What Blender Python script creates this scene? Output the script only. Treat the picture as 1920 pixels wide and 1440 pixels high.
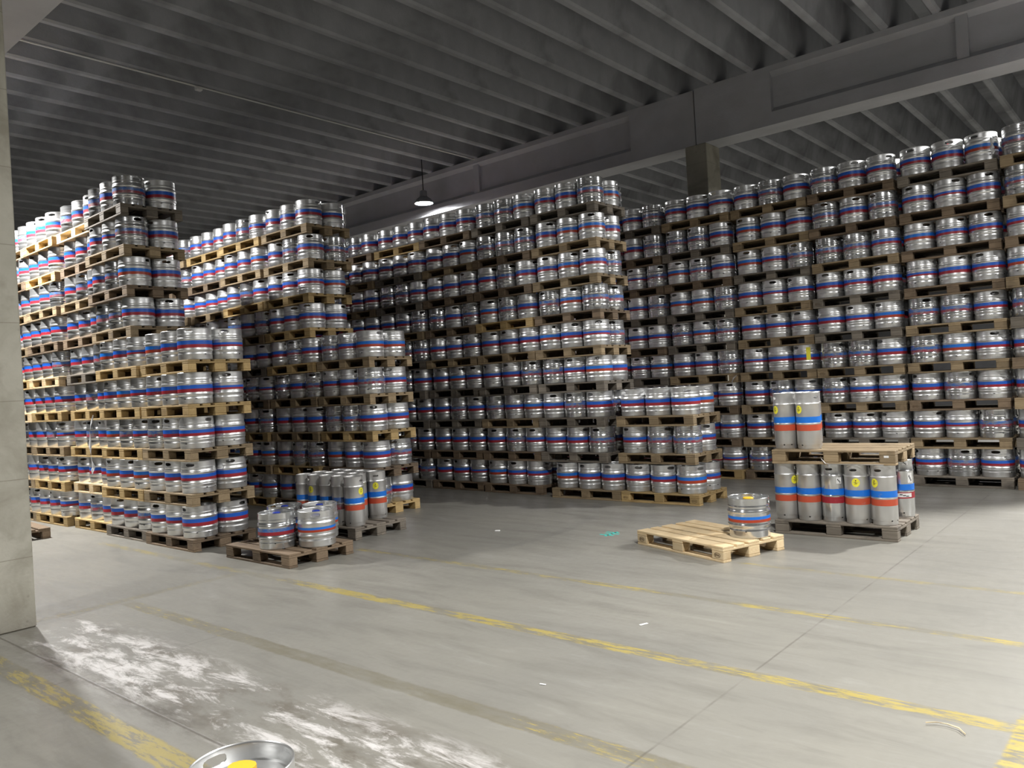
import bpy, math, random
import numpy as np
from mathutils import Matrix, Vector
random.seed(7); rng = np.random.default_rng(11)
for o in list(bpy.data.objects): bpy.data.objects.remove(o)
C = bpy.context.scene.collection
SC = bpy.context.scene
PI = math.pi

# ------------------------------------------------------------------ camera
# world: X runs along the ceiling ribs, Y along the keg walls, Z up, metres
FPX, YAW, PITCH, ROLL, CAMH = 1482.5, 0.7063, 0.0016, -0.0567, 1.704
def cam_axes():
    y, p, r = YAW, PITCH, ROLL
    fw = np.array([math.cos(y)*math.cos(p), math.sin(y)*math.cos(p), math.sin(p)])
    rt = np.array([math.sin(y), -math.cos(y), 0.])
    up = np.cross(rt, fw)
    return fw, math.cos(r)*rt+math.sin(r)*up, -math.sin(r)*rt+math.cos(r)*up
FW, RT, UP = cam_axes()
cd = bpy.data.cameras.new('camera'); cam = bpy.data.objects.new('camera', cd); C.objects.link(cam)
cd.sensor_width = 36; cd.lens = FPX/1920*36; cd.clip_end = 200
cam.matrix_world = Matrix(((RT[0], UP[0], -FW[0], 0), (RT[1], UP[1], -FW[1], 0), (RT[2], UP[2], -FW[2], CAMH), (0, 0, 0, 1)))
SC.camera = cam
# ------------------------------------------------------------------ world, exposure
SC.view_settings.view_transform = 'Standard'; SC.view_settings.look = 'None'
SC.view_settings.gamma = 1; SC.view_settings.use_curve_mapping = False
SC.view_settings.exposure = 0.16
SC.cycles.use_denoising = True; SC.cycles.max_bounces = 6; SC.cycles.diffuse_bounces = 4; SC.cycles.glossy_bounces = 4
SC.cycles.sample_clamp_indirect = 6; SC.cycles.caustics_reflective = False; SC.cycles.caustics_refractive = False
W = bpy.data.worlds.new('world'); SC.world = W; W.use_nodes = True
W.node_tree.nodes['Background'].inputs[0].default_value = (.5, .6, .75, 1); W.node_tree.nodes['Background'].inputs[1].default_value = .02
# high-bay lamps: x, y, z of the lens, watts
LAMPS = [(12.7, 13.19, 6.0, 650), (12.7, -0.1, 6.0, 900), (3.4, 13.0, 6.1, 850), (3.9, 0.6, 6.1, 430), (-5.0, 6.0, 6.1, 480), (8.5, -5.5, 6.1, 600), (27.0, 4.0, 6.0, 350)]  # last lamp is added out of sight to light the ceiling past the beam
LAMPCOL = (1.0, .985, .965)

# ------------------------------------------------------------------ helpers
def tag(o, label=None, cat=None, group=None, kind=None):
    if label: o['label'] = label
    if cat: o['category'] = cat
    if group: o['group'] = group
    if kind: o['kind'] = kind
    return o
def mesh(name, verts, faces, mats=(), fm=None, smooth=False):
    me = bpy.data.meshes.new(name); me.from_pydata([tuple(v) for v in verts], [], faces)
    for m in mats: me.materials.append(m)
    if fm is not None: me.polygons.foreach_set('material_index', np.array(fm, dtype=np.int32))
    if smooth: me.polygons.foreach_set('use_smooth', np.ones(len(me.polygons), dtype=bool)); 
    me.update(); return me
def link(name, me, parent=None, loc=None, rz=None):
    o = bpy.data.objects.new(name, me); C.objects.link(o)
    if parent is not None: o.parent = parent
    if loc is not None: o.location = loc
    if rz is not None: o.rotation_euler = (0, 0, rz)
    return o
def empty(name, loc=(0, 0, 0), rz=0):
    o = bpy.data.objects.new(name, None); o.empty_display_size = .1; C.objects.link(o); o.location = loc; o.rotation_euler = (0, 0, rz); return o
def copy_thing(root):
    r = root.copy(); C.objects.link(r)
    for ch in root.children:
        c = ch.copy(); C.objects.link(c); c.parent = r
        for g in ch.children:
            d = g.copy(); C.objects.link(d); d.parent = c
    return r
class MB:
    def __init__(s): s.v = []; s.f = []; s.m = []
    def box(s, x0, x1, y0, y1, z0, z1, mi=0, ch=0.0):
        if ch > 0:
            b = len(s.v)
            for (z, k) in ((z0, ch), (z0+ch, 0), (z1-ch, 0), (z1, ch)):
                for (x, y) in ((x0+k, y0+ch), (x0+ch, y0+k), (x1-ch, y0+k), (x1-k, y0+ch), (x1-k, y1-ch), (x1-ch, y1-k), (x0+ch, y1-k), (x0+k, y1-ch)):
                    s.v.append((x, y, z))
            s.f.append(tuple(b+i for i in reversed(range(8)))); s.m.append(mi)
            for l in range(3):
                for i in range(8):
                    j = (i+1) % 8; s.f.append((b+l*8+i, b+l*8+j, b+l*8+8+j, b+l*8+8+i)); s.m.append(mi)
            s.f.append(tuple(b+24+i for i in range(8))); s.m.append(mi)
            return s
        b = len(s.v)
        s.v += [(x0, y0, z0), (x1, y0, z0), (x1, y1, z0), (x0, y1, z0), (x0, y0, z1), (x1, y0, z1), (x1, y1, z1), (x0, y1, z1)]
        s.f += [(b+3, b+2, b+1, b), (b+4, b+5, b+6, b+7), (b, b+1, b+5, b+4), (b+1, b+2, b+6, b+5), (b+2, b+3, b+7, b+6), (b+3, b, b+4, b+7)]
        s.m += [mi]*6; return s
    def tube(s, pts, r, n=8, mi=0):
        pts = [Vector(p) for p in pts]; b = len(s.v)
        for i, p in enumerate(pts):
            d = (pts[min(i+1, len(pts)-1)]-pts[max(i-1, 0)]).normalized()
            a = d.cross(Vector((0, 0, 1)))
            if a.length < .05: a = d.cross(Vector((1, 0, 0)))
            a.normalize(); c = d.cross(a); rr = r[i] if isinstance(r, (list, tuple)) else r
            for k in range(n):
                t = 2*PI*k/n; s.v.append(tuple(p+a*math.cos(t)*rr+c*math.sin(t)*rr))
        for i in range(len(pts)-1):
            for k in range(n):
                s.f.append((b+i*n+k, b+i*n+(k+1) % n, b+(i+1)*n+(k+1) % n, b+(i+1)*n+k)); s.m.append(mi)
        s.f.append(tuple(b+k for k in reversed(range(n)))); s.f.append(tuple(b+(len(pts)-1)*n+k for k in range(n))); s.m += [mi, mi]
        return s
    def lathe(s, prof, n=24, mi=0, c=(0, 0, 0)):
        b = len(s.v)
        for r, z in prof:
            for k in range(n): s.v.append((c[0]+r*math.cos(2*PI*k/n), c[1]+r*math.sin(2*PI*k/n), c[2]+z))
        for i in range(len(prof)-1):
            for k in range(n): s.f.append((b+i*n+k, b+i*n+(k+1) % n, b+(i+1)*n+(k+1) % n, b+(i+1)*n+k)); s.m.append(mi)
        return s
    def me(s, name, mats, smooth=False): return mesh(name, s.v, s.f, mats, s.m, smooth)
def smooth_by_angle(me, deg=40):
    me.polygons.foreach_set('use_smooth', np.ones(len(me.polygons), dtype=bool))
    try: me.set_sharp_from_angle(angle=math.radians(deg))
    except Exception: pass

# ------------------------------------------------------------------ materials
class NT:
    def __init__(s, name):
        s.m = bpy.data.materials.new(name); s.m.use_nodes = True; s.t = s.m.node_tree; s.b = s.t.nodes['Principled BSDF']
    def n(s, ty, **kw):
        nd = s.t.nodes.new(ty)
        for k, v in kw.items(): setattr(nd, k, v)
        return nd
    def put(s, sock, v):
        if v is None: return
        if hasattr(v, 'is_output') or hasattr(v, 'links'): s.t.links.new(v, sock)
        elif isinstance(v, (tuple, list)) and len(v) == 3 and sock.type == 'RGBA': sock.default_value = (*v, 1)
        else: sock.default_value = v
    def math(s, op, a, b=None, c=None, clamp=False):
        nd = s.n('ShaderNodeMath', operation=op, use_clamp=clamp)
        s.put(nd.inputs[0], a); s.put(nd.inputs[1], b); s.put(nd.inputs[2], c); return nd.outputs[0]
    def obj(s): return s.n('ShaderNodeTexCoord').outputs['Object']
    def mapv(s, v, scale=(1, 1, 1), loc=(0, 0, 0), rot=(0, 0, 0)):
        nd = s.n('ShaderNodeMapping'); s.put(nd.inputs[0], v); nd.inputs[1].default_value = loc; nd.inputs[2].default_value = rot; nd.inputs[3].default_value = scale; return nd.outputs[0]
    def noise(s, v, sc=5, det=4, rough=.55, dist=0):
        nd = s.n('ShaderNodeTexNoise'); s.put(nd.inputs['Vector'], v); nd.inputs['Scale'].default_value = sc; nd.inputs['Detail'].default_value = det
        nd.inputs['Roughness'].default_value = rough; nd.inputs['Distortion'].default_value = dist; return nd.outputs[0]
    def ramp(s, f, *stops):
        nd = s.n('ShaderNodeMapRange', clamp=True); s.put(nd.inputs[0], f)
        for i, v in enumerate(stops): nd.inputs[1+i].default_value = v
        return nd.outputs[0]
    def cramp(s, f, stops):
        nd = s.n('ShaderNodeValToRGB'); s.put(nd.inputs[0], f); e = nd.color_ramp.elements
        while len(e) < len(stops): e.new(.5)
        for i, (p, c) in enumerate(stops): e[i].position = p; e[i].color = (*c, 1)
        return nd.outputs[0]
    def mix(s, f, a, b, bt='MIX'):
        nd = s.n('ShaderNodeMix', data_type='RGBA', blend_type=bt); s.put(nd.inputs[0], f); s.put(nd.inputs[6], a); s.put(nd.inputs[7], b); return nd.outputs[2]
    def sep(s, v):
        nd = s.n('ShaderNodeSeparateXYZ'); s.put(nd.inputs[0], v); return nd.outputs
    def bump(s, h, st=.2, d=.01):
        nd = s.n('ShaderNodeBump'); nd.inputs['Strength'].default_value = st; nd.inputs['Distance'].default_value = d; s.put(nd.inputs['Height'], h); s.t.links.new(nd.outputs[0], s.b.inputs['Normal'])
    def set(s, **kw):
        for k, v in kw.items(): s.put(s.b.inputs[k], v)
        return s.m
def simple(name, col, rough=.5, metal=0.0, **kw):
    t = NT(name); t.set(**{'Base Color': col, 'Roughness': rough, 'Metallic': metal}); 
    for k, v in kw.items(): t.put(t.b.inputs[k], v)
    return t.m
def steel(name, col, r0, r1, sc=6, bump=.15):
    t = NT(name); v = t.obj(); rnd = t.n('ShaderNodeObjectInfo').outputs['Random']
    off = t.n('ShaderNodeVectorMath', operation='ADD'); t.put(off.inputs[0], v); t.put(off.inputs[1], rnd)
    n1 = t.noise(t.mapv(off.outputs[0], (1, 1, 14)), sc, 4, .6); n2 = t.noise(off.outputs[0], 3.0, 3)
    c = t.mix(t.ramp(n2, .35, .7, 0, 1), col, tuple(x*.86 for x in col))
    t.set(**{'Base Color': c, 'Metallic': .86, 'Roughness': t.math('ADD', t.ramp(n1, .3, .7, r0, r1), t.math('MULTIPLY', t.math('SUBTRACT', rnd, .5), .08))})
    t.bump(t.noise(off.outputs[0], 9, 3), bump, .004); return t.m
M_MATT = steel('steel_matt', (.78, .785, .78), .30, .40, 5, .05)
M_SHINY = steel('steel_shiny', (.68, .69, .69), .18, .26, 4, .08)
M_BRUSH = steel('steel_brushed', (.70, .695, .68), .34, .45, 12, .06)
def paint(name, col, wear, rough=.38):
    t = NT(name); v = t.obj(); rnd = t.n('ShaderNodeObjectInfo').outputs['Random']
    off = t.n('ShaderNodeVectorMath', operation='ADD'); t.put(off.inputs[0], v); t.put(off.inputs[1], rnd)
    n = t.noise(t.mapv(off.outputs[0], (1, 1, 2.5)), 14, 6, .7)
    f = t.ramp(n, .62-wear, .72-wear*.6, 0, 1)
    f = t.math('MULTIPLY', f, min(1, .35+wear*3))
    t.set(**{'Base Color': t.mix(f, col, (.42, .42, .42)), 'Metallic': t.math('MULTIPLY', f, .8), 'Roughness': rough}); return t.m
M_BLUE = paint('band_blue', (.016, .115, .56), .02); M_BLUEF = paint('band_blue_faded', (.055, .16, .48), .16, .3)
M_BLUEC = paint('band_blue_clear', (.012, .17, .66), .03)
M_RED = paint('band_crimson', (.33, .022, .035), .02); M_REDF = paint('band_crimson_faded', (.33, .06, .085), .15, .3)
M_BRICK = paint('band_brick_red', (.40, .05, .02), .02); M_ORNG = paint('band_orange_red', (.52, .085, .04), .02)
def wood(name, c0, c1, dark, sc=1.0):
    t = NT(name); v = t.obj(); rnd = t.n('ShaderNodeObjectInfo').outputs['Random']
    off = t.n('ShaderNodeVectorMath', operation='ADD'); t.put(off.inputs[0], v)
    sv = t.n('ShaderNodeVectorMath', operation='SCALE'); t.put(sv.inputs[0], (7.3, 3.1, 5.7)); t.put(sv.inputs[3], rnd); t.put(off.inputs[1], sv.outputs[0])
    g = t.noise(t.mapv(off.outputs[0], (30, 2.2, 30)), 2.2, 5, .6, .6); b = t.noise(off.outputs[0], 4.5, 4, .6)
    c = t.mix(t.ramp(g, .3, .7, 0, 1), c0, c1); c = t.mix(t.math('MULTIPLY', t.ramp(b, .52, .75, 0, 1), .75), c, dark)
    k = t.ramp(rnd, 0, 1, .72, 1.15); sc_ = t.n('ShaderNodeVectorMath', operation='SCALE'); t.put(sc_.inputs[0], c); t.put(sc_.inputs[3], k)
    t.set(**{'Base Color': sc_.outputs[0], 'Roughness': .78}); t.bump(g, .35, .004); return t.m
M_WOOD = {'fresh': wood('wood_fresh', (.78, .63, .40), (.68, .51, .29), (.52, .35, .17)), 'amber': wood('wood_amber', (.53, .385, .18), (.42, .285, .12), (.24, .15, .06)),
          'tan': wood('wood_tan', (.36, .27, .16), (.27, .20, .115), (.12, .085, .05)), 'brown': wood('wood_brown', (.235, .17, .11), (.17, .12, .075), (.07, .05, .035)),
          'grey': wood('wood_grey', (.235, .205, .165), (.17, .145, .115), (.07, .06, .05))}
def concrete(name, c0, c1, stain, ssc=1.2, samt=.6, rough=.85, form=False):
    t = NT(name); v = t.obj(); n1 = t.noise(v, 2.0, 6, .6); n2 = t.noise(t.mapv(v, (1, .35, 1)), ssc, 4, .6, .5); n3 = t.noise(v, 40, 3)
    c = t.mix(t.ramp(n1, .3, .7, 0, 1), c0, c1); c = t.mix(t.math('MULTIPLY', t.ramp(n2, .46, .68, 0, 1), samt), c, stain)
    if form:
        z = t.sep(v)[2]; fr = t.math('FRACT', t.math('ADD', t.math('DIVIDE', z, .62), .1)); ln = t.math('LESS_THAN', fr, .012)
        c = t.mix(t.math('MULTIPLY', ln, .55), c, stain)
        sp = t.n('ShaderNodeTexVoronoi'); t.put(sp.inputs[0], v); sp.inputs['Scale'].default_value = 9
        pit = t.math('MULTIPLY', t.ramp(sp.outputs[0], .0, .13, 1, 0), t.ramp(t.noise(v, 2.6, 3), .5, .62, 0, 1)); c = t.mix(t.math('MULTIPLY', pit, .85), c, (.09, .075, .05))
        low = t.ramp(t.math('ADD', z, t.math('MULTIPLY', n1, .5)), .22, .55, 1, 0); c = t.mix(t.math('MULTIPLY', low, .6), c, (.15, .13, .11))
    t.set(**{'Base Color': c, 'Roughness': rough}); t.bump(t.math('ADD', n3, t.math('MULTIPLY', n1, 2)), .25, .01); return t.m
M_CEIL = concrete('concrete_ceiling', (.46, .475, .51), (.36, .37, .40), (.19, .195, .205), .9, .75)
M_BEAM = concrete('concrete_beam', (.56, .57, .61), (.48, .49, .52), (.34, .35, .375), .7, .45)
M_COL = concrete('concrete_column', (.50, .48, .41), (.38, .365, .30), (.22, .20, .15), 2.2, .7, .8, True)
M_WALL = concrete('concrete_wall', (.15, .15, .155), (.12, .12, .125), (.08, .08, .08))
M_WHITE = simple('white_plastic', (.78, .78, .76), .45); M_DARK = simple('dark_paint', (.015, .015, .018), .6)
M_YEL = simple('yellow_plastic', (.85, .52, .03), .4); M_YELST = simple('yellow_sticker', (.86, .80, .05), .4); M_BCAP = simple('blue_cap', (.02, .05, .38), .4)
M_RCAP = simple('red_cap', (.75, .02, .03), .4); M_FILM = simple('clear_film', (.85, .86, .88), .18, 0, **{'Transmission Weight': .35, 'IOR': 1.3})
M_INK = simple('stamp_ink', (.10, .06, .03), .8); M_CYAN = simple('cyan_spray_paint', (.05, .55, .48), .6); M_HOUS = simple('lamp_housing', (.35, .36, .38), .4, .8)
t = NT('lamp_lens'); t.set(**{'Base Color': (.9, .9, .9), 'Emission Color': (*LAMPCOL, 1), 'Emission Strength': 150.0}); M_LENS = t.m

def floor_material():
    t = NT('floor_concrete'); v = t.obj(); x, y, z = t.sep(v)
    big = t.noise(v, .55, 4, .55); st = t.noise(t.mapv(v, (2.6, .55, 1), rot=(0, 0, -.35)), 2.0, 6, .62, .4); fine = t.noise(v, 18, 4, .6)
    c = t.mix(t.ramp(big, .3, .7, 0, 1), (.262, .252, .218), (.212, .206, .184))
    c = t.mix(t.math('MULTIPLY', t.ramp(st, .48, .70, 0, 1), .65), c, (.155, .148, .128)); c = t.mix(t.math('MULTIPLY', t.ramp(st, .28, .42, 1, 0), .4), c, (.34, .335, .31))
    c = t.mix(t.math('MULTIPLY', t.ramp(fine, .55, .8, 0, 1), .25), c, (.22, .21, .18))
    def absd(a, k): return t.math('ABSOLUTE', t.math('SUBTRACT', a, k))
    def rng_(a, lo, hi, s=.05): return t.math('MULTIPLY', t.ramp(a, lo-s, lo+s, 0, 1), t.ramp(a, hi-s, hi+s, 1, 0))
    wob = t.math('MULTIPLY', t.math('SUBTRACT', t.noise(t.mapv(v, (1, 1, 1)), 7, 5, .7), .5), .05)
    xw = t.math('ADD', x, wob); yw = t.math('ADD', y, wob)
    wear3 = t.noise(t.mapv(v, (3, .8, 1)), 3.0, 8, .72); wear = t.noise(t.mapv(v, (12, 1.6, 1)), 2.6, 9, .8); wear2 = t.noise(v, .8, 3)
    def line(c, d, half, lo, hi, along, gr, yl, ylth):
        m = t.math('MULTIPLY', t.ramp(d, half-.008, half+.008, 1, 0), rng_(along, lo, hi))
        c = t.mix(t.math('MULTIPLY', t.math('MULTIPLY', m, t.ramp(wear3, .36, .60, .35, 1)), gr), c, (.16, .145, .10))
        yv = t.math('MULTIPLY', t.ramp(t.math('ADD', wear, t.math('MULTIPLY', t.math('SUBTRACT', wear2, .5), .5)), ylth, ylth+.06, 0, 1), t.math('MULTIPLY', m, yl))
        return t.mix(yv, c, (.42, .33, .07))
    # grime and salt stains by the column
    sb = t.math('MULTIPLY', rng_(xw, 2.02, 2.62, .10), rng_(y, 2.3, 6.95, .15)); dens = t.math('MULTIPLY', t.math('MAXIMUM', rng_(y, 4.4, 6.6, .5), t.math('MULTIPLY', rng_(y, 2.3, 3.9, .3), .75)), .13); sn = t.noise(t.mapv(v, (3.4, .9, 1)), 2.4, 9, .74, .4)
    c = t.mix(t.math('MULTIPLY', sb, t.ramp(t.noise(t.mapv(v, (2.4, 1, 1), loc=(3, 1, 0)), 1.9, 6, .65), .48, .60, 0, .75)), c, (.13, .115, .09))
    c = t.mix(t.math('MULTIPLY', t.math('MULTIPLY', t.ramp(absd(xw, 2.02), .02, .16, .8, 0), rng_(y, 3.9, 6.4, .3)), t.ramp(t.noise(t.mapv(v, (4, 1.2, 1)), 2.2, 6, .7), .44, .58, 0, 1)), c, (.085, .075, .06))
    c = t.mix(t.math('MULTIPLY', sb, t.ramp(t.math('ADD', sn, dens), .58, .70, 0, .85)), c, (.66, .64, .62))
    c = line(c, absd(xw, 1.765), .075, 2.2, 6.55, y, .85, .6, .50)
    c = line(c, absd(xw, 3.005), .066, .60, 7.1, y, .8, .75, .57)
    c = line(c, absd(xw, 4.20), .060, .60, 6.6, y, .62, .75, .50); c = line(c, absd(xw, 4.18), .05, 6.6, 10.6, y, .35, .4, .50)
    c = line(c, absd(xw, 5.46), .045, .60, 7.0, y, .5, .75, .50); c = line(c, absd(xw, 6.65), .035, .9, 3.1, y, .4, .5, .52)
    c = line(c, absd(yw, .60), .075, 3.0, 4.35, x, .75, .9, .47); c = line(c, absd(yw, 7.22), .055, 2.2, 4.1, x, .45, .25, .5)
    # joints and cracks
    j = t.math('MULTIPLY', t.ramp(absd(t.math('ADD', y, t.math('MULTIPLY', wob, .15)), 1.945), .004, .009, 1, 0), t.ramp(t.noise(v, 3, 3), .4, .6, .1, .6))
    j2 = t.math('MULTIPLY', t.ramp(absd(t.math('ADD', x, t.math('MULTIPLY', wob, .3)), 1.99), .004, .011, 1, 0), .9)
    j3 = t.math('MULTIPLY', t.ramp(absd(t.math('ADD', y, t.math('MULTIPLY', wob, .5)), 5.45), .003, .009, 1, 0), t.math('MULTIPLY', rng_(x, 1.8, 3.1), .5))
    jj = t.math('MAXIMUM', t.math('MAXIMUM', j, j2), j3); c = t.mix(t.math('MULTIPLY', jj, .8), c, (.10, .09, .075))
    # tyre marks
    rx = t.math('POWER', t.math('SUBTRACT', x, 6.9), 2); ry = t.math('POWER', t.math('SUBTRACT', y, 8.6), 2); rr = t.math('SQRT', t.math('ADD', rx, ry))
    c = t.mix(t.math('MULTIPLY', t.ramp(absd(rr, 3.1), .03, .09, .28, 0), t.ramp(t.noise(v, 1.5, 2), .4, .6, 0, 1)), c, (.12, .12, .11))
    ro = t.ramp(t.math('ADD', t.math('MULTIPLY', st, .5), t.math('MULTIPLY', fine, .3)), .25, .55, .30, .52)
    t.set(**{'Base Color': c, 'Roughness': ro, 'Specular IOR Level': .5}); t.bump(t.math('ADD', t.math('MULTIPLY', jj, -2), t.math('ADD', fine, st)), .12, .006); return t.m
M_FLOOR = floor_material()

# ------------------------------------------------------------------ setting
tag(link('floor', mesh('floor', [(-10, -11, 0), (34, -11, 0), (34, 36, 0), (-10, 36, 0)], [(0, 1, 2, 3)], [M_FLOOR])), 'worn grey concrete floor with faded yellow bay lines', None, None, 'structure')
for nm, b in (('wall_left', (-10.2, -10, -11, 36, 0, 7.6)), ('wall_right', (34, 34.2, -11, 36, 0, 7.6)), ('wall_back', (-10.2, 34.2, 36, 36.2, 0, 7.6)), ('wall_front', (-10.2, 34.2, -11.2, -11, 0, 7.6))):
    tag(link(nm, MB().box(*b).me(nm, [M_WALL])), kind='structure')
ceil = tag(link('ceiling', MB().box(-10.2, 34.2, -11.2, 36.2, 7.52, 7.67).me('ceiling', [M_CEIL])), 'grey concrete ceiling slab carried by closely spaced ribs', None, None, 'structure')
def rib_me():
    zb, zt, a, b, h = 6.86, 7.52, .06, .15, .03
    prof = [(-b, zt), (-a-.01, zb+h), (-a+.02, zb), (a-.02, zb), (a+.01, zb+h), (b, zt)]
    v = [(x, p[0], p[1]) for x in (-10.1, 34.1) for p in prof]; n = len(prof)
    return mesh('ceiling_rib', v, [(i, i+1, n+i+1, n+i) for i in range(n-1)]+[tuple(range(n))[::-1], tuple(range(n, 2*n))], [M_CEIL])
RIB = rib_me(); y = 2.6-.725*18
while y < 35.5:
    link('ceiling_rib', RIB, ceil, (0, y, 0)); y += .725
def beam(u0, parts, name='ceiling_beam'):
    # parts: list of (y0, y1, solid); profile looks like an I with a heavy foot
    mb = MB()
    for y0, y1, solid in parts:
        if solid: mb.box(u0, u0+.52, y0, y1, 5.86, 6.86)
        else:
            prof = [(0, 5.86), (.52, 5.86), (.52, 6.07), (.38, 6.17), (.38, 6.68), (.52, 6.76), (.52, 6.86), (0, 6.86), (0, 6.76), (.10, 6.69), (.10, 6.17), (0, 6.08)]
            n = len(prof); b = len(mb.v); mb.v += [(u0+p[0], yy, p[1]) for yy in (y0, y1) for p in prof]
            mb.f += [(b+i, b+(i+1) % n, b+n+(i+1) % n, b+n+i) for i in range(n)]+[tuple(b+i for i in range(n)), tuple(b+n+i for i in reversed(range(n)))]; mb.m += [0]*(n+2)
            for yy in np.arange(y0+4.0, y1-1, 4.6): mb.box(u0+.03, u0+.5, yy, yy+.16, 6.0, 6.8)
    return link(name, mb.me(name, [M_BEAM]))
tag(beam(13.2, [(-11, 5.15, 0), (5.15, 6.555, 1)]), 'lighter concrete ceiling beam right of the column joint', None, None, 'structure')
tag(beam(13.235, [(6.59, 7.95, 1), (7.95, 16.6, 0), (16.6, 36, 0)]), 'long concrete ceiling beam running left behind the hanging lamp', None, None, 'structure')
tag(beam(24.3, [(-11, 36, 0)]), 'distant concrete ceiling beam beyond the rear keg wall', None, None, 'structure')
tag(link('ceiling_beam', MB().box(2.30, 3.29, 5.2, 36, 5.86, 6.86).box(1.0, 3.29, -11, 5.15, 5.86, 6.86).box(.9, 1.75, 5.2, 36, 5.86, 6.86).me('ceiling_beam', [M_BEAM])), 'dark concrete ceiling beam overhead beside the near column', None, None, 'structure')
tag(link('column', MB().box(-.25, .25, -.25, .25, 0, 6.86, 0, .012).me('column', [M_COL]), None, (2.02, 7.29, 0)), 'pitted beige concrete column at the left edge', None, None, 'structure')
tag(link('column', MB().box(-.26, .26, -.21, .21, 0, 5.86, 0, .012).me('column', [M_COL]), None, (13.46, 6.58, 0)), 'grey concrete column rising behind the rear keg wall', None, None, 'structure')

# ------------------------------------------------------------------ lamps
def lamp(x, y, z, watts, label):
    r = empty('pendant_lamp', (x, y, z)); tag(r, label, 'lamp')
    h = MB().lathe([(.215, 0), (.225, 0), (.215, .03), (.17, .10), (.10, .155), (.085, .16), (.085, .28), (.05, .30), (.0, .30)], 28).lathe([(.0, .148), (.098, .148), (.165, .096), (.213, .005)], 28)
    me = h.me('lamp_shade', [M_HOUS]); smooth_by_angle(me); link('lamp_shade', me, r)
    link('lens', MB().lathe([(.0, .012), (.10, .008), (.19, .02), (.20, .03)], 28).me('lens', [M_LENS], True), r)
    link('cord', MB().tube([(0, 0, .30), (0, 0, 7.53-z)], .012, 6).me('cord', [M_DARK]), r)
    ld = bpy.data.lights.new('lamp_light', 'AREA'); ld.shape = 'DISK'; ld.size = .38; ld.energy = watts; ld.color = LAMPCOL; ld.spread = math.radians(165)
    lo = bpy.data.objects.new('lamp_light', ld); C.objects.link(lo); lo.parent = r; lo.location = (0, 0, -.012)
lamp(*LAMPS[0], 'glowing round high-bay lamp hanging before the ceiling beam')
for L, w in zip(LAMPS[1:], ('beyond the right edge above the rear keg wall', 'behind the near column, left of the leftmost keg wall', 'over the open floor, above the picture', 'far off to the left of the near column', 'over the floor behind the camera to the right', 'added unseen to light the ceiling beyond the rear keg wall')):
    lamp(*L, 'high-bay lamp '+w)

# ------------------------------------------------------------------ kegs
H, PZ = .372, .144
def profile(kind):
    if kind == 'P':     # broad rolling rings
        o = [(.1890, .004), (.1900, .012), (.1900, .060), (.1925, .066), (.1925, .070), (.1890, .077), (.1885, .098), (.1930, .105), (.1975, .113), (.1985, .120), (.1975, .127), (.1945, .134), (.1935, .139),
             (.1938, .182), (.1935, .226), (.1945, .231), (.1975, .238), (.1985, .245), (.1975, .252), (.1930, .261), (.1885, .272), (.1885, .284), (.1915, .290), (.1915, .294), (.1895, .299)]
    elif kind == 'Q':   # narrow beads
        o = [(.1890, .004), (.1895, .012), (.1895, .058), (.1915, .063), (.1895, .068), (.1885, .090), (.1940, .098), (.1950, .104), (.1940, .110), (.1925, .114), (.1950, .120), (.1985, .126), (.1960, .132), (.1930, .138),
             (.1935, .182), (.1930, .227), (.1960, .233), (.1985, .239), (.1950, .245), (.1925, .250), (.1945, .256), (.1925, .262), (.1890, .268), (.1885, .292), (.1905, .297), (.1890, .302)]
    else:               # low count for the mass
        o = [(.1895, .006), (.1900, .060), (.1920, .068), (.1885, .080), (.1885, .098), (.1970, .112), (.1985, .120), (.1950, .132), (.1935, .139), (.1936, .181), (.1935, .226), (.1950, .233), (.1985, .245), (.1960, .255), (.1885, .272), (.1910, .290), (.1895, .299)]
    return o
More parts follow.
